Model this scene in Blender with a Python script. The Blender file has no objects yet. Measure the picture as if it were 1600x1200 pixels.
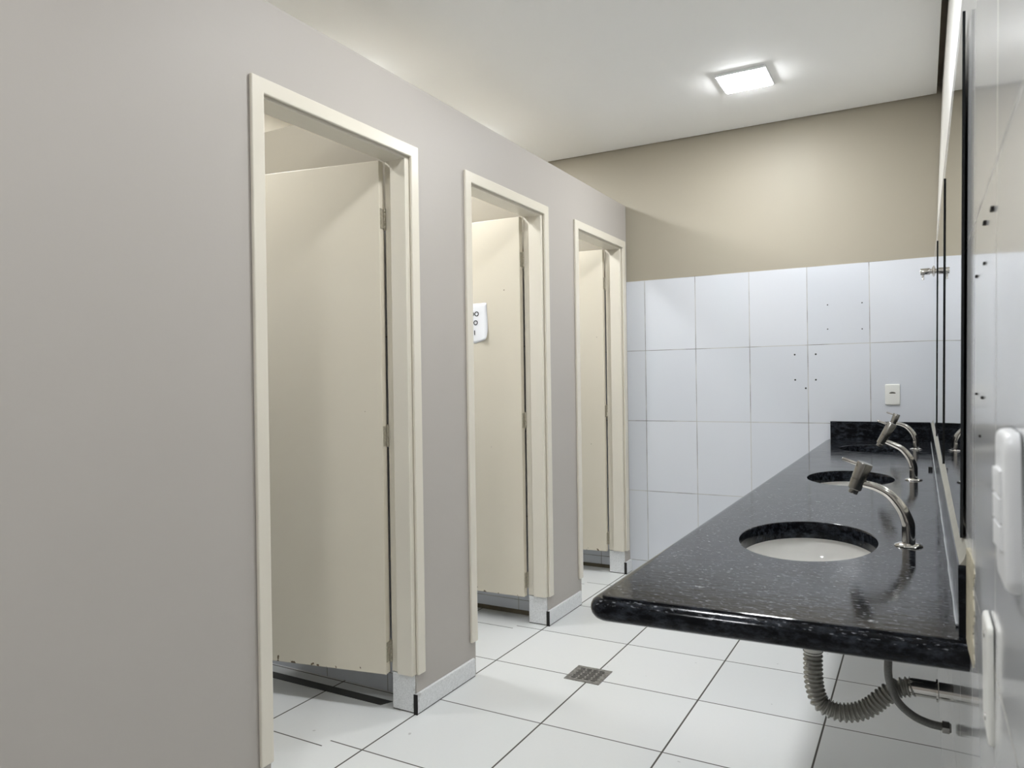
import bpy, bmesh, math, random
from mathutils import Vector, Matrix
random.seed(7)
PI = math.pi
scene = bpy.context.scene
col = scene.collection

# ------------------------------------------------------------------ camera
H = 1.2368
yaw, pitch, roll, F = -0.5074, -0.0027, -0.0146, 1151.33
sy, cy = math.sin(yaw), math.cos(yaw)
fwd = Vector((sy*math.cos(pitch), cy*math.cos(pitch), math.sin(pitch)))
rgt = Vector((cy, -sy, 0)); upv = rgt.cross(fwd)
r2 = rgt*math.cos(roll) + upv*math.sin(roll)
u2 = -rgt*math.sin(roll) + upv*math.cos(roll)
cam_data = bpy.data.cameras.new('camera')
cam = bpy.data.objects.new('camera', cam_data)
col.objects.link(cam)
cam.matrix_world = Matrix(((r2.x, u2.x, -fwd.x, 0), (r2.y, u2.y, -fwd.y, 0), (r2.z, u2.z, -fwd.z, H), (0, 0, 0, 1)))
cam_data.sensor_fit = 'HORIZONTAL'; cam_data.sensor_width = 36
cam_data.lens = F/1600*36
cam_data.clip_start = 0.005
cam_data.dof.use_dof = True
cam_data.dof.focus_distance = 2.4
cam_data.dof.aperture_fstop = 9.5
scene.camera = cam

# ------------------------------------------------------------------ world, exposure
w = bpy.data.worlds.new('world'); scene.world = w; w.use_nodes = True
w.node_tree.nodes['Background'].inputs[0].default_value = (0.02, 0.02, 0.022, 1)
w.node_tree.nodes['Background'].inputs[1].default_value = 1.0
vs = scene.view_settings
vs.view_transform = 'Standard'; vs.look = 'None'; vs.gamma = 1.0; vs.use_curve_mapping = False
vs.exposure = 0.0
LAMP = 128.0           # emission strength of the ceiling lamp diffusers
LAMP_COL = (0.96, 0.98, 1.0, 1)

# ------------------------------------------------------------------ measures
XP, XPB = -1.668, -1.775          # front and back faces of the cubicle wall
YB = 4.549                        # tiled back wall
ZC, ZP = 2.738, 2.365             # ceiling, top of the cubicle wall
YF = -1.7                         # wall behind the camera
XS = -3.05                        # far wall of the cubicles
DOORS = [(1.4797, 2.2746), (2.6046, 3.3896), (3.7189, 4.5061)]
ZK = 0.885                        # countertop height
ZCB = 0.144                       # foot of the door frames
def wallx(z):                     # the basin wall leans out slightly towards the top
    return 0.0425 + 0.0085*z + 0.0025*z*z

# ------------------------------------------------------------------ materials
def nt(name):
    m = bpy.data.materials.new(name); m.use_nodes = True
    t = m.node_tree
    return m, t, t.nodes['Principled BSDF']
def N(t, typ, **kw):
    n = t.nodes.new(typ)
    for k, v in kw.items(): setattr(n, k, v)
    return n
def math_n(t, op, a, b=None, c=None):
    n = N(t, 'ShaderNodeMath', operation=op)
    for i, v in enumerate((a, b, c)):
        if v is None: continue
        if isinstance(v, (int, float)): n.inputs[i].default_value = v
        else: t.links.new(v, n.inputs[i])
    return n.outputs[0]
def mix_c(t, fac, a, b):
    n = N(t, 'ShaderNodeMix', data_type='RGBA')
    if isinstance(fac, (int, float)): n.inputs[0].default_value = fac
    else: t.links.new(fac, n.inputs[0])
    for i, v in ((6, a), (7, b)):
        if isinstance(v, tuple): n.inputs[i].default_value = v if len(v) == 4 else v + (1,)
        else: t.links.new(v, n.inputs[i])
    return n.outputs[2]
def noise(t, scale, detail=3, rough=0.5, vec=None):
    n = N(t, 'ShaderNodeTexNoise')
    n.inputs['Scale'].default_value = scale; n.inputs['Detail'].default_value = detail
    n.inputs['Roughness'].default_value = rough
    if vec is not None: t.links.new(vec, n.inputs['Vector'])
    return n.outputs['Fac']
def ramp(t, fac, lo, hi):
    n = N(t, 'ShaderNodeMapRange'); n.inputs[1].default_value = lo; n.inputs[2].default_value = hi
    t.links.new(fac, n.inputs[0]); return n.outputs[0]
def pos(t):
    g = N(t, 'ShaderNodeNewGeometry'); s = N(t, 'ShaderNodeSeparateXYZ')
    t.links.new(g.outputs['Position'], s.inputs[0])
    return g.outputs['Position'], s.outputs[0], s.outputs[1], s.outputs[2], g.outputs['Normal']
def bump(t, b, h, strength, dist=0.01):
    n = N(t, 'ShaderNodeBump'); n.inputs['Strength'].default_value = strength; n.inputs['Distance'].default_value = dist
    t.links.new(h, n.inputs['Height']); t.links.new(n.outputs[0], b.inputs['Normal'])
def simple(name, c, rough=0.5, metal=0.0, var=0.0, vscale=6, spec=0.5, bmp=0.0, bscale=60):
    m, t, b = nt(name)
    b.inputs['Roughness'].default_value = rough; b.inputs['Metallic'].default_value = metal
    b.inputs['Specular IOR Level'].default_value = spec
    p = pos(t)[0]
    nz = noise(t, vscale, 4, vec=p)
    d = tuple(x*(1-var) for x in c)
    t.links.new(mix_c(t, nz, d, c), b.inputs['Base Color'])
    if bmp: bump(t, b, noise(t, bscale, 4, vec=p), bmp, 0.002)
    return m
def line_mask(t, coord, x0, step, half, soft=0.0012):
    """1 on joints at x0 + k*step"""
    a = math_n(t, 'DIVIDE', math_n(t, 'SUBTRACT', coord, x0), step)
    fr = math_n(t, 'SUBTRACT', math_n(t, 'FRACT', math_n(t, 'ADD', a, 0.5)), 0.5)
    d = math_n(t, 'MULTIPLY', math_n(t, 'ABSOLUTE', fr), step)
    n = N(t, 'ShaderNodeMapRange'); n.inputs[1].default_value = half; n.inputs[2].default_value = half+soft
    n.inputs[3].default_value = 1; n.inputs[4].default_value = 0
    t.links.new(d, n.inputs[0])
    return n.outputs[0], math_n(t, 'FLOOR', math_n(t, 'ADD', a, 0.0))

M = {}
M['wall_gray'] = simple('gray_wall_paint', (0.480, 0.449, 0.414), 0.5, var=0.06, vscale=1.6, spec=0.25, bmp=0.06, bscale=90)
M['wall_beige'] = simple('beige_wall_paint', (0.375, 0.340, 0.272), 0.5, var=0.05, vscale=1.5, spec=0.3, bmp=0.06, bscale=90)
M['ceiling'] = simple('white_ceiling_paint', (0.93, 0.93, 0.92), 0.8, var=0.03, vscale=1.0, spec=0.2)
M['plaster_dark'] = simple('raw_plaster', (0.30, 0.26, 0.20), 0.9, var=0.2)
M['trim'] = simple('cream_gloss_paint', (0.745, 0.70, 0.60), 0.28, var=0.04, vscale=5, spec=0.5, bmp=0.05, bscale=30)
M['wall_white'] = simple('cream_white_wall_paint', (0.60, 0.585, 0.54), 0.45, var=0.04, vscale=2)
M['plastic'] = simple('white_plastic', (0.82, 0.83, 0.84), 0.35, var=0.02)
M['plastic_ivory'] = simple('ivory_plastic', (0.80, 0.80, 0.76), 0.35, var=0.02)
M['ceramic'] = simple('white_glazed_ceramic', (0.86, 0.85, 0.82), 0.07, var=0.02, vscale=3)
M['chrome'] = simple('worn_chrome', (0.72, 0.70, 0.67), 0.13, 1.0, var=0.15, vscale=30)
M['satin'] = simple('satin_metal', (0.36, 0.35, 0.33), 0.25, 1.0, var=0.25, vscale=40)
M['brass'] = simple('painted_brass', (0.62, 0.57, 0.45), 0.38, 0.3, var=0.7, vscale=110)
M['hose_gray'] = simple('gray_corrugated_plastic', (0.40, 0.395, 0.365), 0.22, 0.6, var=0.25, vscale=30)
M['braid'] = simple('gray_braided_hose', (0.22, 0.22, 0.21), 0.4, 0.4, var=0.5, vscale=300)
M['black'] = simple('black_plastic', (0.012, 0.012, 0.012), 0.5)
M['sealant'] = simple('cream_sealant', (0.40, 0.39, 0.34), 0.7, var=0.3, vscale=25)
M['hole'] = simple('dark_drill_hole', (0.015, 0.013, 0.012), 0.9)
M['paper'] = simple('white_paper', (0.84, 0.85, 0.88), 0.8, var=0.02)
M['ink'] = simple('black_ink', (0.02, 0.02, 0.02), 0.7)
M['strip'] = simple('dark_floor_strip', (0.035, 0.034, 0.030), 0.45, var=0.5, vscale=120)
M['caulk'] = simple('yellowed_caulk', (0.60, 0.55, 0.41), 0.7, var=0.55, vscale=40)
M['mirror_edge'] = simple('dark_glass_edge', (0.008, 0.010, 0.012), 0.15)

def mirror_mat():
    m, t, b = nt('mirror_silver')
    b.inputs['Base Color'].default_value = (0.86, 0.88, 0.87, 1)
    b.inputs['Metallic'].default_value = 1; b.inputs['Roughness'].default_value = 0.012
    return m
M['mirror'] = mirror_mat()

def tile_mat(name, axis, x0, paint_key=None, joint=(0.47, 0.46, 0.43), c1=(0.63, 0.655, 0.70), c2=(0.68, 0.70, 0.74)):
    """33 x 45 cm glazed wall tiles, joints in world x or y and z"""
    m, t, b = nt(name)
    p, x, y, z, nrm = pos(t)
    u = x if axis == 'x' else y
    mu, iu = line_mask(t, u, x0, 0.3243, 0.0012)
    mz, iz = line_mask(t, z, 1.8753, 0.45, 0.0012)
    mk = math_n(t, 'MAXIMUM', mu, mz)
    wn = N(t, 'ShaderNodeTexWhiteNoise', noise_dimensions='2D')
    cb = N(t, 'ShaderNodeCombineXYZ'); t.links.new(iu, cb.inputs[0]); t.links.new(iz, cb.inputs[1])
    t.links.new(cb.outputs[0], wn.inputs['Vector'])
    base = mix_c(t, wn.outputs['Value'], c1, c2)
    jn = noise(t, 5, 4, vec=p)
    jc = mix_c(t, ramp(t, jn, 0.45, 0.62), joint, tuple(0.35*v for v in joint))
    t.links.new(mix_c(t, mk, base, jc), b.inputs['Base Color'])
    b.inputs['Roughness'].default_value = 0.12
    rr = math_n(t, 'ADD', math_n(t, 'MULTIPLY', mk, 0.5), 0.10)
    t.links.new(rr, b.inputs['Roughness'])
    hgt = math_n(t, 'ADD', math_n(t, 'SUBTRACT', 1.0, mk), math_n(t, 'MULTIPLY', noise(t, 7, 2, vec=p), 0.25))
    bump(t, b, hgt, 0.25, 0.0012)
    return m
M['tile_x'] = tile_mat('white_wall_tile_back', 'x', -1.5458)
M['tile_y'] = tile_mat('white_wall_tile_side', 'y', 0.12, c1=(0.68, 0.69, 0.70), c2=(0.72, 0.73, 0.74))
M['tile_stall'] = tile_mat('white_wall_tile_cubicle', 'x', -1.8945)

def floor_mat():
    m, t, b = nt('white_floor_tile')
    p, x, y, z, nrm = pos(t)
    stall = math_n(t, 'LESS_THAN', x, -1.81)
    yy = math_n(t, 'ADD', y, math_n(t, 'MULTIPLY', stall, 0.042))
    mx, ix = line_mask(t, x, -1.6686, 0.4503, 0.0026)
    my, iy = line_mask(t, yy, 2.8193, 0.4495, 0.0021)
    mk = math_n(t, 'MAXIMUM', mx, my)
    wn = N(t, 'ShaderNodeTexWhiteNoise', noise_dimensions='2D')
    cb = N(t, 'ShaderNodeCombineXYZ'); t.links.new(ix, cb.inputs[0]); t.links.new(iy, cb.inputs[1])
    t.links.new(cb.outputs[0], wn.inputs['Vector'])
    base = mix_c(t, wn.outputs['Value'], (0.68, 0.695, 0.69), (0.73, 0.74, 0.73))
    sp = ramp(t, noise(t, 90, 4, 0.7, vec=p), 0.35, 0.75)
    base = mix_c(t, math_n(t, 'MULTIPLY', sp, 0.08), base, (0.58, 0.58, 0.565))
    smudge = ramp(t, noise(t, 28, 2, 0.4, vec=p), 0.775, 0.80)
    base = mix_c(t, math_n(t, 'MULTIPLY', smudge, 0.5), base, (0.25, 0.24, 0.22))
    t.links.new(mix_c(t, mk, base, (0.075, 0.07, 0.06)), b.inputs['Base Color'])
    rr = math_n(t, 'ADD', math_n(t, 'MULTIPLY', mk, 0.5), math_n(t, 'ADD', 0.285, math_n(t, 'MULTIPLY', noise(t, 4, 3, vec=p), 0.08)))
    t.links.new(rr, b.inputs['Roughness'])
    bump(t, b, math_n(t, 'SUBTRACT', 1.0, mk), 0.3, 0.001)
    return m
M['floor'] = floor_mat()

def speckled_white():
    m, t, b = nt('white_speckled_stone')
    p, x, y, z, nrm = pos(t)
    sp = ramp(t, noise(t, 170, 5, 0.75, vec=p), 0.38, 0.62)
    base = mix_c(t, sp, (0.66, 0.67, 0.67), (0.84, 0.85, 0.855))
    st = ramp(t, noise(t, 16, 3, vec=p), 0.66, 0.72)
    base = mix_c(t, math_n(t, 'MULTIPLY', st, 0.35), base, (0.2, 0.19, 0.17))
    joint = math_n(t, 'LESS_THAN', z, 0.0045)
    t.links.new(mix_c(t, joint, base, (0.07, 0.065, 0.055)), b.inputs['Base Color'])
    b.inputs['Roughness'].default_value = 0.35
    return m
M['stone'] = speckled_white()

def granite():
    m, t, b = nt('black_granite')
    p, x, y, z, nrm = pos(t)
    sc = N(t, 'ShaderNodeVectorMath', operation='MULTIPLY'); sc.inputs[1].default_value = (0.5, 1.25, 1.0)
    t.links.new(p, sc.inputs[0])
    s1 = ramp(t, noise(t, 60, 6, 0.75, vec=sc.outputs[0]), 0.46, 0.68)
    top_ = math_n(t, 'GREATER_THAN', N(t, 'ShaderNodeSeparateXYZ').outputs[2], 0.5)
    t.links.new(nrm, top_.node.inputs[0].links[0].from_node.inputs[0])
    base = mix_c(t, s1, (0.004, 0.0045, 0.006), (0.036, 0.041, 0.051))
    s2 = ramp(t, noise(t, 190, 2, 0.5, vec=sc.outputs[0]), 0.62, 0.70)
    base = mix_c(t, math_n(t, 'MULTIPLY', math_n(t, 'MULTIPLY', s2, top_), 0.6), base, (0.30, 0.31, 0.34))
    # dried white smears
    s3 = ramp(t, noise(t, 26, 5, 0.72, vec=p), 0.635, 0.70)
    base = mix_c(t, math_n(t, 'MULTIPLY', math_n(t, 'MULTIPLY', s3, top_), 0.5), base, (0.50, 0.52, 0.54))
    t.links.new(base, b.inputs['Base Color'])
    rr = math_n(t, 'ADD', 0.05, math_n(t, 'MULTIPLY', ramp(t, noise(t, 14, 4, 0.6, vec=p), 0.3, 0.8), 0.13))
    t.links.new(rr, b.inputs['Roughness'])
    b.inputs['IOR'].default_value = 1.26
    bump(t, b, noise(t, 75, 4, vec=sc.outputs[0]), 0.14, 0.0015)
    return m
M['granite'] = granite()

def door_mat():
    m, t, b = nt('cream_door_paint')
    p, x, y, z, nrm = pos(t)
    nz = noise(t, 2.2, 3, vec=p)
    base = mix_c(t, nz, (0.67, 0.615, 0.50), (0.71, 0.66, 0.55))
    low = N(t, 'ShaderNodeMapRange'); low.inputs[1].default_value = 0.138; low.inputs[2].default_value = 0.178
    low.inputs[3].default_value = 0.60; low.inputs[4].default_value = 0.80
    t.links.new(z, low.inputs[0])
    ch = math_n(t, 'GREATER_THAN', noise(t, 42, 2, 0.5, vec=p), low.outputs[0])
    t.links.new(mix_c(t, ch, base, (0.14, 0.10, 0.055)), b.inputs['Base Color'])
    b.inputs['Roughness'].default_value = 0.38
    b.inputs['Specular IOR Level'].default_value = 0.4
    bump(t, b, noise(t, 25, 3, vec=p), 0.04, 0.002)
    return m
M['door'] = door_mat()

def emit_mat(k=1.0):
    m = bpy.data.materials.new('lit_diffuser'); m.use_nodes = True
    t = m.node_tree; t.nodes.clear()
    o = N(t, 'ShaderNodeOutputMaterial'); e = N(t, 'ShaderNodeEmission')
    e.inputs[0].default_value = LAMP_COL; e.inputs[1].default_value = LAMP*k
    t.links.new(e.outputs[0], o.inputs[0])
    return m
M['lamp'] = emit_mat(); M['lamp_dim'] = emit_mat(0.65)

def grate_mat():
    m, t, b = nt('steel_drain_grate')
    p, x, y, z, nrm = pos(t)
    nz = ramp(t, noise(t, 60, 4, 0.7, vec=p), 0.3, 0.7)
    t.links.new(mix_c(t, nz, (0.16, 0.155, 0.14), (0.42, 0.41, 0.39)), b.inputs['Base Color'])
    b.inputs['Metallic'].default_value = 0.7; b.inputs['Roughness'].default_value = 0.42
    return m
M['grate'] = grate_mat()

# ------------------------------------------------------------------ mesh helpers
class MB:
    def __init__(s): s.bm = bmesh.new()
    def box(s, x0, x1, y0, y1, z0, z1, mi=0):
        v = [s.bm.verts.new((x, y, z)) for x in (x0, x1) for y in (y0, y1) for z in (z0, z1)]
        for f in ((0, 1, 3, 2), (4, 6, 7, 5), (0, 4, 5, 1), (2, 3, 7, 6), (0, 2, 6, 4), (1, 5, 7, 3)):
            s.bm.faces.new([v[i] for i in f]).material_index = mi
        return s
    def prism(s, pts, d):
        """closed polygon of 3D points extruded by vector d"""
        a = [s.bm.verts.new(p) for p in pts]
        b = [s.bm.verts.new(Vector(p)+Vector(d)) for p in pts]
        s.bm.faces.new(a); s.bm.faces.new(list(reversed(b)))
        n = len(pts)
        for i in range(n): s.bm.faces.new((a[i], b[i], b[(i+1) % n], a[(i+1) % n]))
        return s
    def rings(s, rings, cap0=True, cap1=True):
        R = [[s.bm.verts.new(p) for p in r] for r in rings]
        n = len(R[0])
        for a, b in zip(R, R[1:]):
            for i in range(n): s.bm.faces.new((a[i], a[(i+1) % n], b[(i+1) % n], b[i]))
        if cap0: s.bm.faces.new(list(reversed(R[0])))
        if cap1: s.bm.faces.new(R[-1])
        return s
    def lathe(s, prof, c, axis=(0, 0, 1), n=32, cap0=True, cap1=True, ea=1.0, eb=1.0):
        """profile of (radius, height) about an axis through c"""
        ax = Vector(axis).normalized()
        a = ax.orthogonal().normalized() if abs(ax.z) < 0.99 else Vector((1, 0, 0))
        b = ax.cross(a)
        c = Vector(c)
        return s.rings([[c + ax*h + a*(r*ea*math.cos(2*PI*k/n)) + b*(r*eb*math.sin(2*PI*k/n)) for k in range(n)] for r, h in prof], cap0, cap1)
    def tube(s, pts, radii, n=16, cap=True):
        P = [Vector(p) for p in pts]
        if isinstance(radii, (int, float)): radii = [radii]*len(P)
        T = [(P[min(i+1, len(P)-1)]-P[max(i-1, 0)]).normalized() for i in range(len(P))]
        a = T[0].orthogonal().normalized()
        R = []
        for p, t, r in zip(P, T, radii):
            a = (a - t*a.dot(t)).normalized(); b = t.cross(a)
            R.append([p + a*(r*math.cos(2*PI*k/n)) + b*(r*math.sin(2*PI*k/n)) for k in range(n)])
        return s.rings(R, cap, cap)
    def build(s, name, mats, parent=None, smooth=False, bevel=0, seg=2, angle=35):
        bmesh.ops.remove_doubles(s.bm, verts=s.bm.verts, dist=1e-6)
        bmesh.ops.recalc_face_normals(s.bm, faces=s.bm.faces)
        if bevel:
            es = [e for e in s.bm.edges if len(e.link_faces) == 2 and e.calc_face_angle(0) > math.radians(40)]
            bmesh.ops.bevel(s.bm, geom=es, offset=bevel, segments=seg, profile=0.5, affect='EDGES', clamp_overlap=True)
        me = bpy.data.meshes.new(name); s.bm.to_mesh(me); s.bm.free()
        for m in (mats if isinstance(mats, (list, tuple)) else [mats]): me.materials.append(m)
        if smooth:
            for p in me.polygons: p.use_smooth = True
            me.set_sharp_from_angle(angle=math.radians(angle))
        o = bpy.data.objects.new(name, me); col.objects.link(o)
        if parent: o.parent = parent
        return o
def tag(o, label=None, cat=None, group=None, kind=None):
    if label: o['label'] = label
    if cat: o['category'] = cat
    if group: o['group'] = group
    if kind: o['kind'] = kind
    return o
def empty(name, loc, rz=0):
    o = bpy.data.objects.new(name, None); col.objects.link(o)
    o.location = loc; o.rotation_euler = (0, 0, rz); o.empty_display_size = 0.05
    return o
def struct(o, label, cat): return tag(o, label, cat, kind='structure')
def copy_tree(o, parent=None):
    c = o.copy(); col.objects.link(c)
    if parent: c.parent = parent
    for ch in list(o.children): copy_tree(ch, c)
    return c
def smooth_path(pts, n=8):
    """Catmull-Rom through the points"""
    P = [Vector(p) for p in pts]; P = [P[0]*2-P[1]] + P + [P[-1]*2-P[-2]]
    out = []
    for i in range(1, len(P)-2):
        for k in range(n):
            t = k/n
            a, b, c, d = P[i-1:i+3]
            out.append(0.5*((2*b)+(c-a)*t+(2*a-5*b+4*c-d)*t*t+(3*b-a-3*c+d)*t**3))
    out.append(P[-2])
    return out

# ------------------------------------------------------------------ room shell
b = MB(); b.box(XS-0.1, 0.5, YF-0.1, YB+0.1, -0.12, 0.0)
struct(b.build('floor', M['floor']), 'white square-tiled floor with dark joints', 'floor')
b = MB(); b.box(XS, 0.087, YF, YB-0.014, ZC, ZC+0.015)
struct(b.build('ceiling', M['ceiling']), 'plain white ceiling panel above the whole room', 'ceiling')
b = MB(); b.box(XS-0.1, 0.5, YF-0.1, YB+0.1, 2.80, 2.88)  # slab over the ceiling void, added to block light above the gap
struct(b.build('trim_1', M['plaster_dark']), 'dark slab added behind the shadow gap around the ceiling to block light', 'slab')
# back wall: tiles to 1.875 m, beige paint above
b = MB(); b.box(XS, 0.14, YB, YB+0.1, 0, 1.8753, 0); b.box(XS, 0.14, YB+0.006, YB+0.1, 1.8753, 2.7995, 1)
wall_back = struct(b.build('wall_back', [M['tile_x'], M['wall_beige']]), 'back wall with white tiles below and beige paint above', 'wall')
b = MB(); b.box(XS-0.1, 0.5, YF-0.1, YF, 0, 2.7995)
struct(b.build('wall_front', M['wall_gray']), 'gray painted wall behind the viewer', 'wall')
b = MB(); b.box(XS-0.1, XS, YF, YB, 0, 2.7995)
struct(b.build('wall_outer', M['wall_beige']), 'beige far wall of the toilet cubicles', 'wall')
# basin wall: glazed tiles to 1.875 m, cream paint above, leaning slightly
b = MB()
zs = [0, 0.3, 0.6, 0.9, 1.2, 1.5, 1.8753]
pts = [(wallx(z), YF, z) for z in zs] + [(0.3, YF, 1.8753), (0.3, YF, 0)]
b.prism(pts, (0, YB-YF, 0))
for f in b.bm.faces: f.material_index = 0
n0 = len(b.bm.faces)
pts = [(wallx(1.8753)+0.006, YF, 1.8753), (0.112, YF, 2.74), (0.114, YF, 2.7995), (0.3, YF, 2.7995), (0.3, YF, 1.8753)]
b.prism(pts, (0, YB-YF, 0))
b.bm.faces.ensure_lookup_table()
for f in list(b.bm.faces)[n0:]: f.material_index = 1
wall_right = struct(b.build('wall_right', [M['tile_y'], M['wall_white']]), 'glossy white tiled wall behind the basins, painted cream above', 'wall')

# cubicle wall with three door openings
def grid_wall(ys, zs, openings, x0, x1):
    b = MB(); vv = {}
    def V(i, j, k):
        if (i, j, k) not in vv: vv[(i, j, k)] = b.bm.verts.new(((x0, x1)[i], ys[j], zs[k]))
        return vv[(i, j, k)]
    def solid(j, k):
        if not (0 <= j < len(ys)-1 and 0 <= k < len(zs)-1): return False
        yc, zc = (ys[j]+ys[j+1])/2, (zs[k]+zs[k+1])/2
        return not any(a < yc < c and lo < zc < h for a, c, lo, h in openings)
    for j in range(len(ys)-1):
        for k in range(len(zs)-1):
            if not solid(j, k): continue
            for i in (0, 1): b.bm.faces.new((V(i, j, k), V(i, j+1, k), V(i, j+1, k+1), V(i, j, k+1)))
            for dj, dk, e in ((-1, 0, ((j, k), (j, k+1))), (1, 0, ((j+1, k), (j+1, k+1))), (0, -1, ((j, k), (j+1, k))), (0, 1, ((j, k+1), (j+1, k+1)))):
                if not solid(j+dj, k+dk):
                    (a, c), (d, f) = e
                    b.bm.faces.new((V(0, a, c), V(1, a, c), V(1, d, f), V(0, d, f)))
    return b
ops = [(a+0.02, c-0.02, ZCB-0.002, 2.115) for a, c in DOORS] + [(a+0.044, c-0.044, -1, ZCB-0.002) for a, c in DOORS]
ys = sorted([YF, YB] + [v for o in ops for v in o[:2]])
b = grid_wall(ys, [0, ZCB-0.002, 2.115, ZP], ops, XPB, XP)
struct(b.build('wall_left', M['wall_gray']), 'gray painted partition wall with three cubicle doorways', 'wall')
# dividing walls between the cubicles: tiles to 1.875 m, beige above
for i, (y0, y1, lab) in enumerate(((1.14, 1.25, 'dividing wall on the near side of the first cubicle'),
                                   (2.341, 2.45, 'dividing wall seen past the first cubicle door'),
                                   (3.445, 3.56, 'dividing wall seen past the second cubicle door'))):
    b = MB(); b.box(XS, XPB, y0, y1, 0, 1.8753, 0); b.box(XS, XPB, y0+0.004, y1-0.004, 1.8753, ZP, 1)
    struct(b.build(['wall_divider_near', 'wall_divider_middle', 'wall_divider_far'][i], [M['tile_stall'], M['wall_beige']]), lab, 'wall')
# skirting of speckled stone along the cubicle wall, with stubs under the door frames
segs = [(YF, DOORS[0][0]-0.012), (DOORS[0][1]-0.055, DOORS[1][0]+0.022), (DOORS[1][1]-0.055, DOORS[2][0]+0.022), (DOORS[2][1]-0.055, YB)]
names = ['stone skirting left of the first doorway', 'stone skirting between the first and second doorways',
         'stone skirting between the second and third doorways', 'short stone skirting between third doorway and back wall']
for i, (y0, y1) in enumerate(segs):
    b = MB(); b.box(XP, XP+0.012, y0, y1, 0.0, 0.076)
    sk = struct(b.build('baseboard_%s' % ['near', 'first', 'second', 'far'][i], M['stone'], bevel=0.002), names[i], 'skirting')
    if i:
        b = MB(); b.box(XP-0.004, XP+0.0126, y0-0.0042, y0-0.0002, 0.0, 0.0745)
        b.build('dark_joint', M['hole'], sk)

# ------------------------------------------------------------------ door frames and doors
CAS, JT = 0.046, 0.03
def u_outline(y0, y1, ztop, wdt, x, zbot, wl=None, wt=None):
    """U of a frame in the y-z plane, outer y0..y1, top ztop, width wdt"""
    wl = wl or wdt; wt = wt or wdt
    return [(x, y0, zbot), (x, y0, ztop), (x, y1, ztop), (x, y1, zbot), (x, y1-wdt, zbot), (x, y1-wdt, ztop-wt), (x, y0+wl, ztop-wt), (x, y0+wl, zbot)]
where = ['first', 'second', 'third']
look = ['nearest cubicle doorway, beside the wide gray wall', 'middle cubicle doorway, whose door bears the paper notice', 'far cubicle doorway, next to the tiled back wall']
ang = [79.5, 88.5, 85.5]
doors = []
for i, (a, c) in enumerate(DOORS):
    e = empty('trim_%d' % (i+2), (XP, (a+c)/2, 0))
    struct(e, 'cream door frame of the ' + look[i], 'door frame')
    inv = Matrix.Translation((-XP, -(a+c)/2, 0))
    def place(mb, *args, **kw):
        mb.bm.transform(inv); return mb.build(*args, **kw)
    b = MB(); b.prism(u_outline(a, c, 2.129, CAS, XP, ZCB), (0.013, 0, 0))
    place(b, 'casing', M['trim'], e, bevel=0.004, seg=3)
    b = MB(); b.prism(u_outline(a+0.0205, c-0.0205, 2.1145, JT+0.003, XPB, ZCB, wl=0.027), (XP-XPB-0.001, 0, 0))
    place(b, 'jamb', M['trim'], e, bevel=0.002)
    b = MB(); b.prism(u_outline(a+0.0462, c-0.0525, 2.0825, 0.017, XPB+0.037, ZCB, wl=0.003, wt=0.008), (XP-XPB-0.037-0.001, 0, 0))
    place(b, 'door_stop', M['trim'], e, bevel=0.003)
    for y0, y1 in ((a+0.0445, a+0.049), (c-0.052, c-0.0445)):
        b = MB(); b.box(-1.774, XP-0.005, y0, y1, 0.0, ZCB-0.003)
        place(b, 'stone_foot', M['stone'], e, bevel=0.0015)
    # the leaf, in hinge coordinates: x along the leaf, y towards the room when closed
    th = math.radians(ang[i])
    piv = Vector((-1.778, c-0.0535, 0))
    ux = Vector((-math.sin(th), -math.cos(th), 0))
    d = empty('door_%d' % (i+1), piv)
    d.rotation_euler = (0, 0, math.atan2(ux.y, ux.x))
    struct(d, ['cream cubicle door standing half hidden in the nearest doorway', 'cream cubicle door bearing a white paper notice', 'cream cubicle door in the far doorway by the tiled wall'][i], 'door')
    W = (c-a) - 2*0.0535 - 0.006
    # with x = along leaf (ux), local +y = z cross ux ; front normal n = (cos,-sin): check sign
    n = Vector((math.cos(th), -math.sin(th), 0)); ly = Vector((0, 0, 1)).cross(ux); sg = 1 if ly.dot(n) > 0 else -1
    b = MB(); y0, y1 = sorted((0.0, sg*0.035)); b.box(0.004, W, y0, y1, 0.14, 2.078)
    d_leaf = b.build('leaf', M['door'], d, bevel=0.0025)
    for hz in (1.862, 1.04, 0.222):
        h = MB()
        for k in range(5):
            z0 = hz-0.038+k*0.0153
            h.lathe([(0.0045, z0), (0.0052, z0+0.001), (0.0052, z0+0.0133), (0.0045, z0+0.0143)], (-0.001, sg*0.004, 0), n=14)
        h.lathe([(0.003, hz-0.043), (0.003, hz+0.043)], (-0.001, sg*0.004, 0), n=10)
        h.box(0.0015, 0.0045, *sorted((sg*0.006, sg*0.031)), hz-0.037, hz+0.037)
        h.build('hinge', M['brass'], d, smooth=True)
    doors.append((d, sg, ux, piv, n))

# paper notice on the second door
d, sg, ux, piv, n = doors[1]
pc = piv + ux*0.292 + n*0.0352
paper = empty('paper_notice', (pc.x, pc.y, 1.55))
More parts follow.
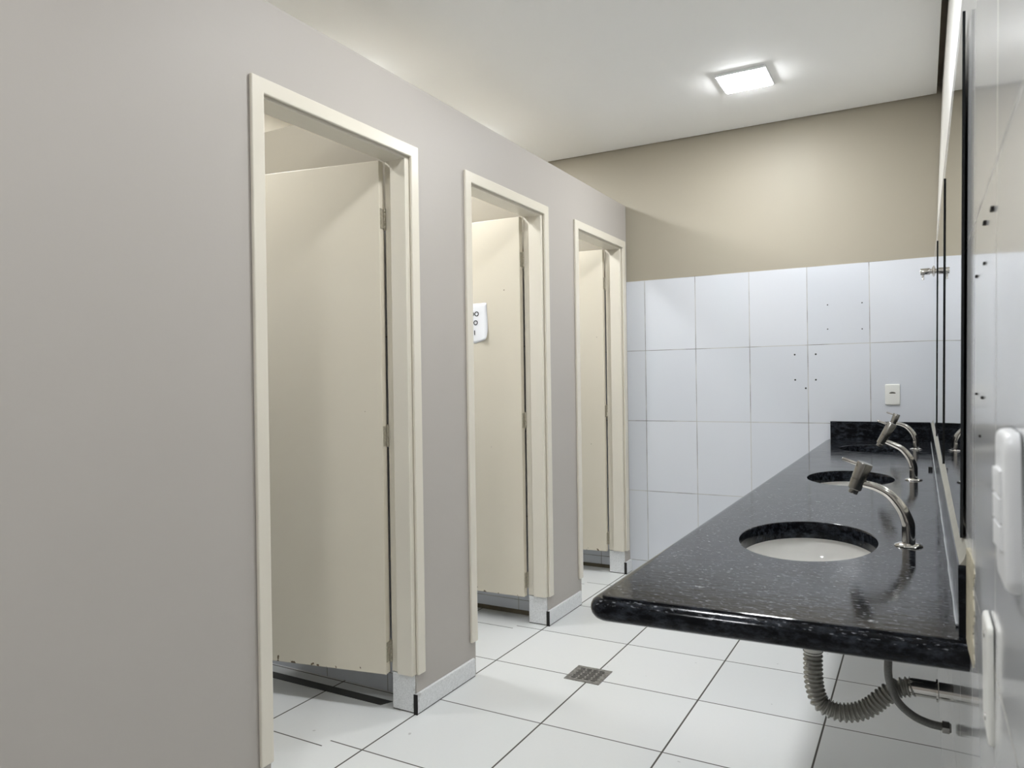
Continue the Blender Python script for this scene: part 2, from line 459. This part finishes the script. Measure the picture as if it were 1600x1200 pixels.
# local x = to the right as seen from the room (-ux), local y = up, local z = n
paper.matrix_world = Matrix(((-ux.x, 0, n.x, pc.x), (-ux.y, 0, n.y, pc.y), (0, 1, 0, 1.548), (0, 0, 0, 1)))
tag(paper, 'white paper notice with black letters taped on the middle door', 'notice')
b = MB()
nx, ny = 12, 12
gv = [[None]*(ny+1) for _ in range(nx+1)]
for ix in range(nx+1):
    for iy in range(ny+1):
        x = -0.205+0.297*ix/nx; y = -0.104+0.208*iy/ny
        s = max(0, (ix/nx-0.75)/0.25); tt = max(0, (0.6-iy/ny)/0.6)
        z = 0.0015 + 0.013*s*s*tt*tt + 0.0012*math.sin(ix*1.1+iy*0.5)*0.6
        x2 = x + 0.012*(1-iy/ny)*(ix/nx)**2 - 0.012*s*tt**3
        y2 = y + 0.016*s*tt**3 - 0.006*(1-ix/nx)
        gv[ix][iy] = (x2, y2, z)
for ix in range(nx):
    for iy in range(ny):
        lo = [Vector(gv[p][q]) for p, q in ((ix, iy), (ix+1, iy), (ix+1, iy+1), (ix, iy+1))]
        b.bm.faces.new([b.bm.verts.new(v) for v in lo])
sheet = b.build('sheet', M['paper'], paper, smooth=True)
sm = sheet.modifiers.new('thick', 'SOLIDIFY'); sm.thickness = 0.0004; sm.offset = 1
def text_mesh(name, s, size, loc, parent, mat, align='RIGHT'):
    cu = bpy.data.curves.new(name, 'FONT'); cu.body = s; cu.size = size; cu.align_x = align; cu.align_y = 'CENTER'
    cu.extrude = 0.0002; cu.offset = 0.0007
    tmp = bpy.data.objects.new(name+'_tmp', cu); col.objects.link(tmp)
    me = bpy.data.meshes.new_from_object(tmp.evaluated_get(bpy.context.evaluated_depsgraph_get()))
    bpy.data.objects.remove(tmp)
    me.materials.clear(); me.materials.append(mat); me.name = name
    o = bpy.data.objects.new(name, me); col.objects.link(o); o.parent = parent; o.location = loc
    return o
text_mesh('printed_text', 'DO', 0.034, (0.047, 0.047, 0.0036), paper, M['ink'])
text_mesh('printed_text', '. O', 0.034, (0.0405, 0.001, 0.0036), paper, M['ink'])
text_mesh('printed_text', '1', 0.034, (0.028, -0.051, 0.0036), paper, M['ink'])

# dark strip on the floor of the first cubicle
b = MB(); b.prism([(-2.95, 2.222, 0), (-1.835, 2.222, 0), (-1.812, 2.268, 0), (-2.95, 2.268, 0)], (0, 0, 0.002))
struct(b.build('trim_5', M['strip']), 'dark strip on the floor of the first cubicle', 'floor strip')
# brown strip at the foot of the second and third cubicles' walls
for k, (y, lab) in enumerate(((3.445, 'brown strip at the wall foot in the second cubicle'), (4.549, 'brown strip at the wall foot in the third cubicle'))):
    b = MB(); b.box(-2.9, -1.776, y-0.006, y, 0.0, 0.022)
    struct(b.build('trim_%d' % (6+k), simple('brown_strip', (0.16, 0.13, 0.08), 0.6, var=0.5, vscale=20)), lab, 'wall strip')

# ------------------------------------------------------------------ ceiling lamps
def make_lamp(mat='lamp'):
    r = empty('ceiling_light', (0, 0, 0))
    b = MB(); s = 0.122
    b.prism([(-s, -s, 0), (s, -s, 0), (s, s, 0), (-s, s, 0)], (0, 0, -0.014))
    b.build('frame', M['plastic'], r, bevel=0.002)
    b = MB(); s = 0.112; q = 0.104
    b.rings([[(-s, -s, -0.0145), (s, -s, -0.0145), (s, s, -0.0145), (-s, s, -0.0145)], [(-s, -s, -0.017), (s, -s, -0.017), (s, s, -0.017), (-s, s, -0.017)],
             [(-q, -q, -0.021), (q, -q, -0.021), (q, q, -0.021), (-q, q, -0.021)]])
    b.build('diffuser', M[mat], r)
    return r
lamp = make_lamp()
lamp_dim = make_lamp('lamp_dim')
spots = [(-0.755, 3.80, 'lit square white ceiling light in view near the back wall'),
         (-0.755, 2.05, 'lit square ceiling light overhead between the near basin and the first doorway'),
         (-0.755, 0.0, 'lit square ceiling light behind the viewer'),
         (-2.55, 1.62, 'dim square ceiling light above the first toilet cubicle'),
         (-2.45, 2.75, 'lit square ceiling light above the second toilet cubicle'),
         (-2.45, 3.8, 'lit square ceiling light above the third toilet cubicle')]
for i, (x, y, lab) in enumerate(spots):
    o = lamp if i == 0 else lamp_dim if i == 3 else copy_tree(lamp)
    o.location = (x, y, ZC); tag(o, lab, 'ceiling light', 'square ceiling lights')

# ------------------------------------------------------------------ granite countertop
XL = -0.462
BAS = [1.715, 2.82, 4.02]; BX, BA, BBR = -0.222, 0.138, 0.21
def outline(off):
    yf = lambda x: 1.126 + 0.04*(x-XL)
    rr = 0.012 + off
    pts = []
    cx, cyy = XL+0.012, yf(XL)+0.012
    pts.append((XL-off, YB))
    for k in range(9):
        a = PI + (PI/2)*k/8
        pts.append((cx+rr*math.cos(a), cyy+rr*math.sin(a)))
    pts.append((0.30, 0))    # placeholder replaced by the wall side
    xr = wallx(0.845)-0.0005
    pts[-1] = (xr, yf(xr)-off)
    pts.append((xr, YB))
    return pts
prof = [(0, 0.885), (0.0035, 0.8845), (0.0045, 0.8815), (0.009, 0.8815), (0.0145, 0.8795), (0.0195, 0.8755), (0.0225, 0.8695), (0.0232, 0.863), (0.0215, 0.856), (0.017, 0.850), (0.011, 0.8465), (0.0, 0.845)]
NE = 64
def ell(y, a, bb, z): return [(BX+a*math.cos(2*PI*k/NE), y+bb*math.sin(2*PI*k/NE), z) for k in range(NE)]
bm = bmesh.new()
def loop(pts):
    vs_ = [bm.verts.new(p) for p in pts]
    es = [bm.edges.new((vs_[i], vs_[(i+1) % len(vs_)])) for i in range(len(vs_))]
    return vs_, es
outer = [loop([(x, y, z) for x, y in outline(o)]) for o, z in prof]
holes = []
for y in BAS:
    hs = [loop(ell(y, BA+da, BBR+da, z)) for da, z in ((0.003, 0.885), (0.001, 0.8842), (0, 0.882), (0, 0.845))]
    holes.append(hs)
for i, sgn in ((0, 1), (-1, -1)):
    es = list(outer[i][1])
    for hs in holes: es += hs[i][1]
    bmesh.ops.triangle_fill(bm, edges=es, use_beauty=True, normal=(0, 0, sgn))
def bridge(A, B):
    n = len(A)
    for i in range(n): bm.faces.new((A[i], A[(i+1) % n], B[(i+1) % n], B[i]))
for p, q in zip(outer, outer[1:]): bridge(p[0], q[0])
for hs in holes:
    for p, q in zip(hs, hs[1:]): bridge(p[0], q[0])
b = MB(); b.bm.free(); b.bm = bm
top = b.build('countertop', M['granite'], smooth=True, angle=28)
for p in top.data.polygons:
    if abs(p.normal.z) > 0.999: p.use_smooth = False
tag(top, 'long black granite washbasin counter along the right wall', 'countertop')
# upstands
b = MB(); xu = wallx(0.93)
b.box(xu-0.0128, xu-0.0035, 1.155, YB-0.001, ZK+0.0003, 0.982)
side = tag(b.build('backsplash', M['granite'], bevel=0.001), 'long black granite upstand along the foot of the mirrors', 'backsplash')
b = MB(); b.box(XL+0.006, xu-0.0145, YB-0.02, YB-0.0005, ZK+0.0003, 0.988)
tag(b.build('backsplash', M['granite'], bevel=0.0015), 'short black granite upstand against the tiled back wall', 'backsplash')
b = MB()
pth = [(xu-0.0135, 1.2+3.3*k/60, ZK+0.0032) for k in range(61)]
b.tube(pth, [0.0016+0.0009*math.sin(k*1.9)*math.sin(k*0.7) for k in range(61)], n=6)
tag(b.build('sealant_bead', simple('pale_silicone', (0.42, 0.44, 0.46), 0.4), side), 'pale bead of sealant at the foot of the upstand')
# cream sealant between upstand and mirrors, yellowed where the counter ends
b = MB(); R = []
for k in range(41):
    y = 1.155+(YB-0.01-1.155)*k/40; q = 0.0007*math.sin(k*2.1)
    R.append([(xu-0.011, y, 0.9823), (xu-0.0058+q, y, 0.990), (wallx(1.0)-0.003+q, y, 1.0015), (wallx(1.0)+0.002, y, 1.0015), (xu+0.002, y, 0.9823)])
b.rings(R); tag(b.build('sealant_strip', M['sealant'], side, smooth=True), 'cream sealant strip between upstand and mirrors')
b = MB(); R = []
for k in range(29):
    t_ = k/28; z = 0.878+0.128*t_
    y0 = 1.062 - 0.012*math.sin(k*0.55) + 0.005*math.sin(k*1.9); y1 = 1.156
    xw = wallx(z); R.append([(xw-0.0008, y0, z), (xw-0.0022-0.0008*math.sin(k*1.3), (y0+y1)/2, z), (xw-0.0040, y1, z), (xw+0.002, y1+0.003, z), (xw+0.002, y0-0.002, z)])
b.rings(R); tag(b.build('sealant_smear', M['caulk'], side, smooth=True), 'yellowed smear of old sealant at the counter end')
# small black clip on the counter
b = MB(); b.box(0.018, 0.032, 3.155, 3.175, ZK+0.0002, ZK+0.012)
tag(b.build('rubber_clip', M['black'], bevel=0.001), 'small black rubber clip on the counter by the mirror wall', 'clip')

# ------------------------------------------------------------------ washbasins
def make_basin():
    r = empty('washbasin', (0, 0, 0))
    b = MB(); R = []
    A, B, D = BA+0.012, BBR+0.012, 0.118
    prof_in = [(1.0, 0.0)] + [(math.cos(t), -D*math.sin(t)**0.8) for t in [PI/2*k/14*0.93 for k in range(1, 15)]]
    def ring(f, z, ex=0): return [((A*f+ex)*math.cos(2*PI*k/NE), (B*f+ex)*math.sin(2*PI*k/NE), z) for k in range(NE)]
    R.append(ring(1, -0.012, 0.012)); R.append(ring(1, -0.0005, 0.012)); R.append(ring(1, -0.0005, 0.002))
    for f, z in prof_in[1:]: R.append(ring(f, z-0.0005))
    for f, z in reversed(prof_in[1:]): R.append(ring(f, z-0.012, 0.008))
    b.rings(R + [R[0]], False, False)
    b.build('bowl', M['ceramic'], r, smooth=True, angle=50)
    b = MB(); zb = -D
    b.lathe([(0.0, zb+0.003), (0.017, zb+0.003), (0.021, zb+0.006), (0.026, zb+0.005), (0.028, zb+0.0), (0.02, zb-0.03), (0.02, zb-0.06), (0.0, zb-0.06)], (0, 0, 0), cap0=False, cap1=False)
    b.build('drain_fitting', M['chrome'], r, smooth=True)
    return r
basin = make_basin()
blab = ['white oval washbasin in the counter, nearest the viewer', 'white oval washbasin in the counter, middle of the three', 'white oval washbasin in the counter, farthest, beside the back wall']
for i, y in enumerate(BAS):
    o = basin if i == 0 else copy_tree(basin)
    o.location = (BX, y, 0.845); tag(o, blab[i], 'washbasin', 'washbasins in the granite counter')

# ------------------------------------------------------------------ taps
def make_tap(L=0.070, ax=(0.36, 0.0, 0.93), dz=0.0):
    r = empty('basin_tap', (0, 0, 0))
    b = MB(); b.lathe([(0.0, 0.0), (0.0265, 0.0), (0.0268, 0.0015), (0.024, 0.004), (0.016, 0.0065), (0.0, 0.0065)], (0, 0, 0), cap0=False, cap1=False)
    b.build('base_flange', M['chrome'], r, smooth=True)
    pts = smooth_path([(0, 0, 0.004), (0, 0, 0.03), (-0.001, 0, 0.048), (-0.012, 0, 0.076), (-0.033, 0, 0.1035), (-0.058, 0, 0.118), (-0.084, 0, 0.1245+dz*0.6), (-0.094, 0, 0.1262+dz)], 8)
    n = len(pts)
    def rad(k):
        t = k/(n-1)
        return 0.0126 - 0.0062*max(0, (t-0.3)/0.7)**0.9
    b = MB(); b.tube(pts, [rad(k) for k in range(n)], n=24)
    b.build('spout', M['chrome'], r, smooth=True)
    ax = Vector(ax).normalized()
    c0 = Vector((-0.1045, 0, 0.1035+dz))
    H1 = L*0.485
    b = MB()
    b.lathe([(0.0, 0), (0.0090, 0), (0.0094, 0.001), (0.0098, 0.009), (0.0120, 0.0095), (0.0134, 0.011), (0.0146, H1-0.002), (0.0134, H1-0.0015), (0.0134, H1)], c0, ax, n=28, cap0=False, cap1=True)
    vb = b.build('valve_body', M['satin'], r, smooth=True, angle=30)
    b = MB()
    b.lathe([(0.0134, H1+0.0002), (0.0148, H1+0.0006), (0.0160, L-0.002), (0.0150, L), (0.0, L+0.0006)], c0, ax, n=28, cap0=True, cap1=False)
    hd = b.build('turn_handle', M['satin'], r, smooth=True, angle=30)
    b = MB(); p0 = c0 + ax*(L-0.008); dv = Vector((-0.92, -0.16, 0.36)).normalized()
    b.tube([p0+dv*0.009, p0+dv*0.013, p0+dv*0.044, p0+dv*0.0455], [0.0048, 0.0037, 0.0037, 0.0028], n=14)
    b.build('lever', M['chrome'], hd, smooth=True)
    return r
tap = make_tap()
tap_long = make_tap(0.090, (0.47, 0.0, 0.88), 0.0085)
tl = ['chrome arched basin tap with small lever, nearest the viewer', 'chrome arched basin tap at the middle washbasin', 'chrome arched basin tap at the far washbasin by the back upstand']
for i, (y, rz) in enumerate(((1.732, 0.0), (2.84, 0.06), (4.037, 0.0))):
    o = (tap, tap_long, None)[i] or copy_tree(tap)
    o.location = (-0.0275, y, ZK); o.rotation_euler = (0, 0, rz); tag(o, tl[i], 'tap', 'basin taps on the counter')

# ------------------------------------------------------------------ pipes below the counter
def make_trap():
    r = empty('drain_hose', (0, 0, 0))
    zt = 0.845-0.118-0.055
    b = MB(); b.lathe([(0.0, zt), (0.0185, zt), (0.0185, 0.637), (0.0, 0.637)], (0, 0, 0), cap0=False, cap1=False)
    b.build('tailpiece', M['plastic_ivory'], r, smooth=True)
    ctl = smooth_path([(0, 0, 0.642), (0.0, 0, 0.60), (0.003, 0, 0.562), (0.014, 0, 0.533), (0.042, 0, 0.520), (0.075, 0, 0.523), (0.108, 0, 0.540), (0.135, 0, 0.567), (0.160, 0, 0.590), (0.190, 0, 0.600)], 24)
    # resample evenly and ripple the radius
    L = [0]
    for p, q in zip(ctl, ctl[1:]): L.append(L[-1]+(q-p).length)
    tot = L[-1]; pitch = 0.0096; n = int(tot/pitch*8)
    P = []; j = 0
    for k in range(n+1):
        s = tot*k/n
        while j < len(L)-2 and L[j+1] < s: j += 1
        f = (s-L[j])/max(1e-9, L[j+1]-L[j]); P.append(ctl[j].lerp(ctl[j+1], min(1, f)))
    rad = [0.0180 + 0.0026*math.cos(2*PI*k/8) for k in range(n+1)]
    b = MB(); b.tube(P, rad, n=24)
    b.build('corrugated_hose', M['hose_gray'], r, smooth=True, angle=80)
    b = MB(); b.tube([(0.184, 0, 0.5995), (0.19, 0, 0.600), (0.232, 0, 0.600), (0.262, 0, 0.600)], [0.0165, 0.0172, 0.0172, 0.0172], n=24)
    b.build('wall_pipe', M['chrome'], r, smooth=True)
    b = MB(); b.lathe([(0.0, 0), (0.022, 0), (0.0225, 0.003), (0.019, 0.005), (0.0, 0.005)], (0.232, 0, 0.600), (1, 0, 0), cap0=False, cap1=False)
    b.build('pipe_collar', M['chrome'], r, smooth=True)
    return r
trap = make_trap()
pl = ['gray corrugated drain hose looping under the counter, nearest the viewer', 'gray corrugated drain hose under the middle washbasin', 'gray corrugated drain hose under the far washbasin']
def make_supply():
    r = empty('supply_hose', (0, 0, 0))
    pts = smooth_path([(0.037, 0.045, 0.8445), (0.034, 0.042, 0.80), (0.008, 0.012, 0.71), (0.0, 0, 0.64), (0.006, 0, 0.60), (0.020, 0, 0.572), (0.045, 0, 0.552), (0.072, 0, 0.543), (0.094, 0, 0.541)], 8)
    b = MB(); b.tube(pts, 0.0078, n=16); b.build('braided_hose', M['braid'], r, smooth=True)
    b = MB(); b.lathe([(0.0, 0), (0.010, 0), (0.0125, 0.001), (0.0125, 0.013), (0.010, 0.014), (0.009, 0.0165), (0.0, 0.0165)], (0.094, 0, 0.541), (1, 0, 0), n=6, cap0=False, cap1=False)
    b.build('hex_nut', M['satin'], r)
    return r
sup = make_supply()
sl = ['dark braided water supply hose hanging under the near end of the counter', 'dark braided water supply hose under the middle basin tap', 'dark braided water supply hose under the far basin tap']
for i, y in enumerate(BAS):
    o = trap if i == 0 else copy_tree(trap)
    o.location = (-0.2135, y, 0); tag(o, pl[i], 'drain hose', 'drain hoses under the counter')
    o = sup if i == 0 else copy_tree(sup)
    o.location = (-0.067, y-0.03, 0); tag(o, sl[i], 'water hose', 'supply hoses under the counter')
# seat the pipes' ends in the wall by their lengths (the wall stands at wallx(0.6))

# ------------------------------------------------------------------ mirrors
ml = ['frameless wall mirror nearest the viewer, above the near washbasin', 'frameless wall mirror above the middle washbasin', 'frameless wall mirror above the far washbasin']
for i in range(3):
    y0 = 1.2447+1.0277*i; y1 = y0+1.020
    if i == 2: y1 = y0+0.93
    e = empty('wall_mirror', (0, 0, 0))
    T = 0.0038
    def mx(y, z, k):      # the near edge stands a little off the wall
        tt = (y-y0)/(y1-y0)
        return wallx(1.0)+(wallx(1.76)-wallx(1.0))*(z-1.0)/0.76 - 0.0012 - 0.0028*(1-tt) - T*(1-k)
    b = MB()
    front = [(mx(y, z, 0), y, z) for y, z in ((y0, 1.002), (y1, 1.002), (y1, 1.7599), (y0, 1.7599))]
    back = [(mx(y, z, 1), y, z) for y, z in ((y0, 1.002), (y1, 1.002), (y1, 1.7599), (y0, 1.7599))]
    b.rings([front, back])
    g = b.build('glass', [M['mirror'], M['mirror_edge']], None)
    for p in g.data.polygons: p.material_index = 0 if p.normal.x < -0.8 else 1
    g.name = 'wall_mirror'; bpy.data.objects.remove(e)
    tag(g, ml[i], 'mirror', 'mirrors above the counter')

# ------------------------------------------------------------------ plates on the walls
def plate_mesh(b, hy, hz, t, rnd=0.006):
    """rounded plate standing off a wall; local x = out of the wall (-x world), y, z"""
    def rr(f, x):
        pts = []
        for cx_, cz_, a0 in ((1, 1, 0), (-1, 1, PI/2), (-1, -1, PI), (1, -1, 1.5*PI)):
            for k in range(6):
                a = a0+PI/2*k/5
                pts.append((x, cx_*(hy*f-rnd)+rnd*math.cos(a), cz_*(hz*f-rnd)+rnd*math.sin(a)))
        return pts
    b.rings([rr(1, 0), rr(1, -t*0.45), rr(0.985, -t*0.75), rr(0.955, -t*0.95), rr(0.93, -t)])
    return b
# light switch close to the viewer
sw = empty('light_switch', (wallx(1.14)-0.0003, 0.605, 1.146))
tag(sw, 'white three-rocker light switch on the glossy wall at the right edge', 'light switch')
plate_mesh(MB(), 0.036, 0.053, 0.009, 0.012).build('cover_plate', M['plastic'], sw, smooth=True)
for k in range(3):
    b = MB(); z = 0.018-0.0185*k
    b.rings([[(-0.0085, -0.017, z-0.0088), (-0.0085, 0.017, z-0.0088), (-0.0085, 0.017, z+0.0088), (-0.0085, -0.017, z+0.0088)],
             [(-0.0108, -0.0165, z-0.0084), (-0.0122, 0.0165, z-0.0084), (-0.0122, 0.0165, z+0.0084), (-0.0108, -0.0165, z+0.0084)]])
    b.build('rocker', M['plastic'], sw, bevel=0.0005)
# blank plate below the counter end
bp = empty('blank_wall_plate', (wallx(0.955)-0.0003, 0.80, 0.961))
tag(bp, 'blank ivory wall plate with two screws beside the counter end', 'wall plate')
plate_mesh(MB(), 0.032, 0.053, 0.005).build('cover_plate', M['plastic_ivory'], bp, smooth=True)
for z in (0.038, -0.038):
    b = MB(); b.lathe([(0.0, 0.0042), (0.0034, 0.0042), (0.003, 0.0056), (0.0, 0.0058)], (0, 0, z), (-1, 0, 0), n=14, cap0=False, cap1=False)
    b.build('screw', M['satin'], bp, smooth=True)
# outlet plate on the back wall (same plate, turned to face the room)
op = empty('wall_outlet', (-0.1405, YB-0.0002, 1.1375), PI/2)
tag(op, 'white wall outlet plate on the tiled back wall above the counter', 'outlet')
plate_mesh(MB(), 0.0365, 0.0575, 0.007).build('cover_plate', M['plastic_ivory'], op, smooth=True)
b = MB(); b.prism([(-0.0068, 0.0165*math.cos(a), 0.006+0.009*math.sin(a)) for a in [PI*k/10 for k in range(11)]], (-0.0006, 0, 0))
b.build('socket_face', M['satin'], op)
for dy in (-0.007, 0, 0.007):
    b = MB(); b.lathe([(0.0, 0.007), (0.0022, 0.007), (0.0022, 0.0078), (0.0, 0.0078)], (0, dy, 0.009 if dy == 0 else 0.0075), (-1, 0, 0), n=12, cap0=False, cap1=False)
    b.build('pin_hole', M['hole'], op)

# drill holes left in the tiles
for x, z in ((-0.464, 1.65), (-0.465, 1.512), (-0.286, 1.651), (-0.287, 1.505), (-0.644, 1.372), (-0.53, 1.371), (-0.643, 1.225), (-0.531, 1.224), (-0.586, 1.176)):
    rr_ = 0.0036 if z > 1.4 else 0.0052
    b = MB(); b.lathe([(0.0, 0.0), (rr_, 0.0), (rr_*0.9, 0.0008), (0.0, 0.0008)], (x, YB, z), (0, -1, 0), n=14, cap0=False, cap1=False)
    b.build('drill_hole', M['hole'], wall_back)
for y, z, s in ((0.801, 1.388, 1.0), (0.893, 1.392, 1.0), (0.903, 1.352, 0.7), (1.024, 1.353, 0.8), (1.018, 1.215, 0.7), (0.923, 1.213, 0.8), (0.955, 1.17, 0.7)):
    b = MB(); xw = wallx(z); b.box(xw-0.0028*s, xw+0.002, y-0.006*s, y+0.006*s, z-0.0018*s, z+0.0018*s)
    b.build('wall_plug', M['hole'], wall_right, bevel=0.0006)

# chrome stop tap high on the basin wall by the back corner
v = empty('wall_tap', (wallx(1.78)-0.001, 4.42, 1.781))
tag(v, 'small chrome wall tap high in the back right corner', 'wall tap')
b = MB(); b.lathe([(0.0, 0), (0.029, 0), (0.0295, 0.004), (0.022, 0.011), (0.012, 0.013), (0.0, 0.013)], (0, 0, 0), (-1, 0, 0), cap0=False, cap1=False)
b.build('wall_flange', M['chrome'], v, smooth=True)
b = MB(); b.lathe([(0.0, 0.006), (0.012, 0.006), (0.0125, 0.018), (0.017, 0.020), (0.0175, 0.030), (0.0175, 0.062), (0.0165, 0.064), (0.0, 0.064)], (0, 0, 0), (-1, 0, 0), cap0=False, cap1=False)
b.build('valve_body', M['chrome'], v, smooth=True)
b = MB(); b.lathe([(0.0, 0.0), (0.0068, 0.0), (0.006, 0.012), (0.0048, 0.022), (0.0064, 0.026), (0.0064, 0.031), (0.0, 0.031)], (-0.052, 0, -0.012), (0, 0, -1), n=18, cap0=False, cap1=False)
b.build('nozzle', M['chrome'], v, smooth=True)

# floor drain at a joint crossing
fd = empty('floor_drain', (-1.2385, 2.851, 0.0))
tag(fd, 'square steel drain grate set in the white tiled floor', 'floor drain')
b = MB(); s = 0.078
b.prism([(-s, -s, 0.0004), (s, -s, 0.0004), (s, s, 0.0004), (-s, s, 0.0004)], (0, 0, 0.0025))
b.build('plate', M['grate'], fd, bevel=0.0008)
for k in range(9):
    b = MB(); yk = -0.052+0.013*k
    for q in range(4):
        x0 = -0.056+0.029*q + (0.004 if k % 2 else 0)
        b.box(x0, x0+0.021, yk-0.0028, yk+0.0028, 0.0026, 0.0033)
    b.build('slot_row', M['hole'], fd)

bpy.context.view_layer.update()
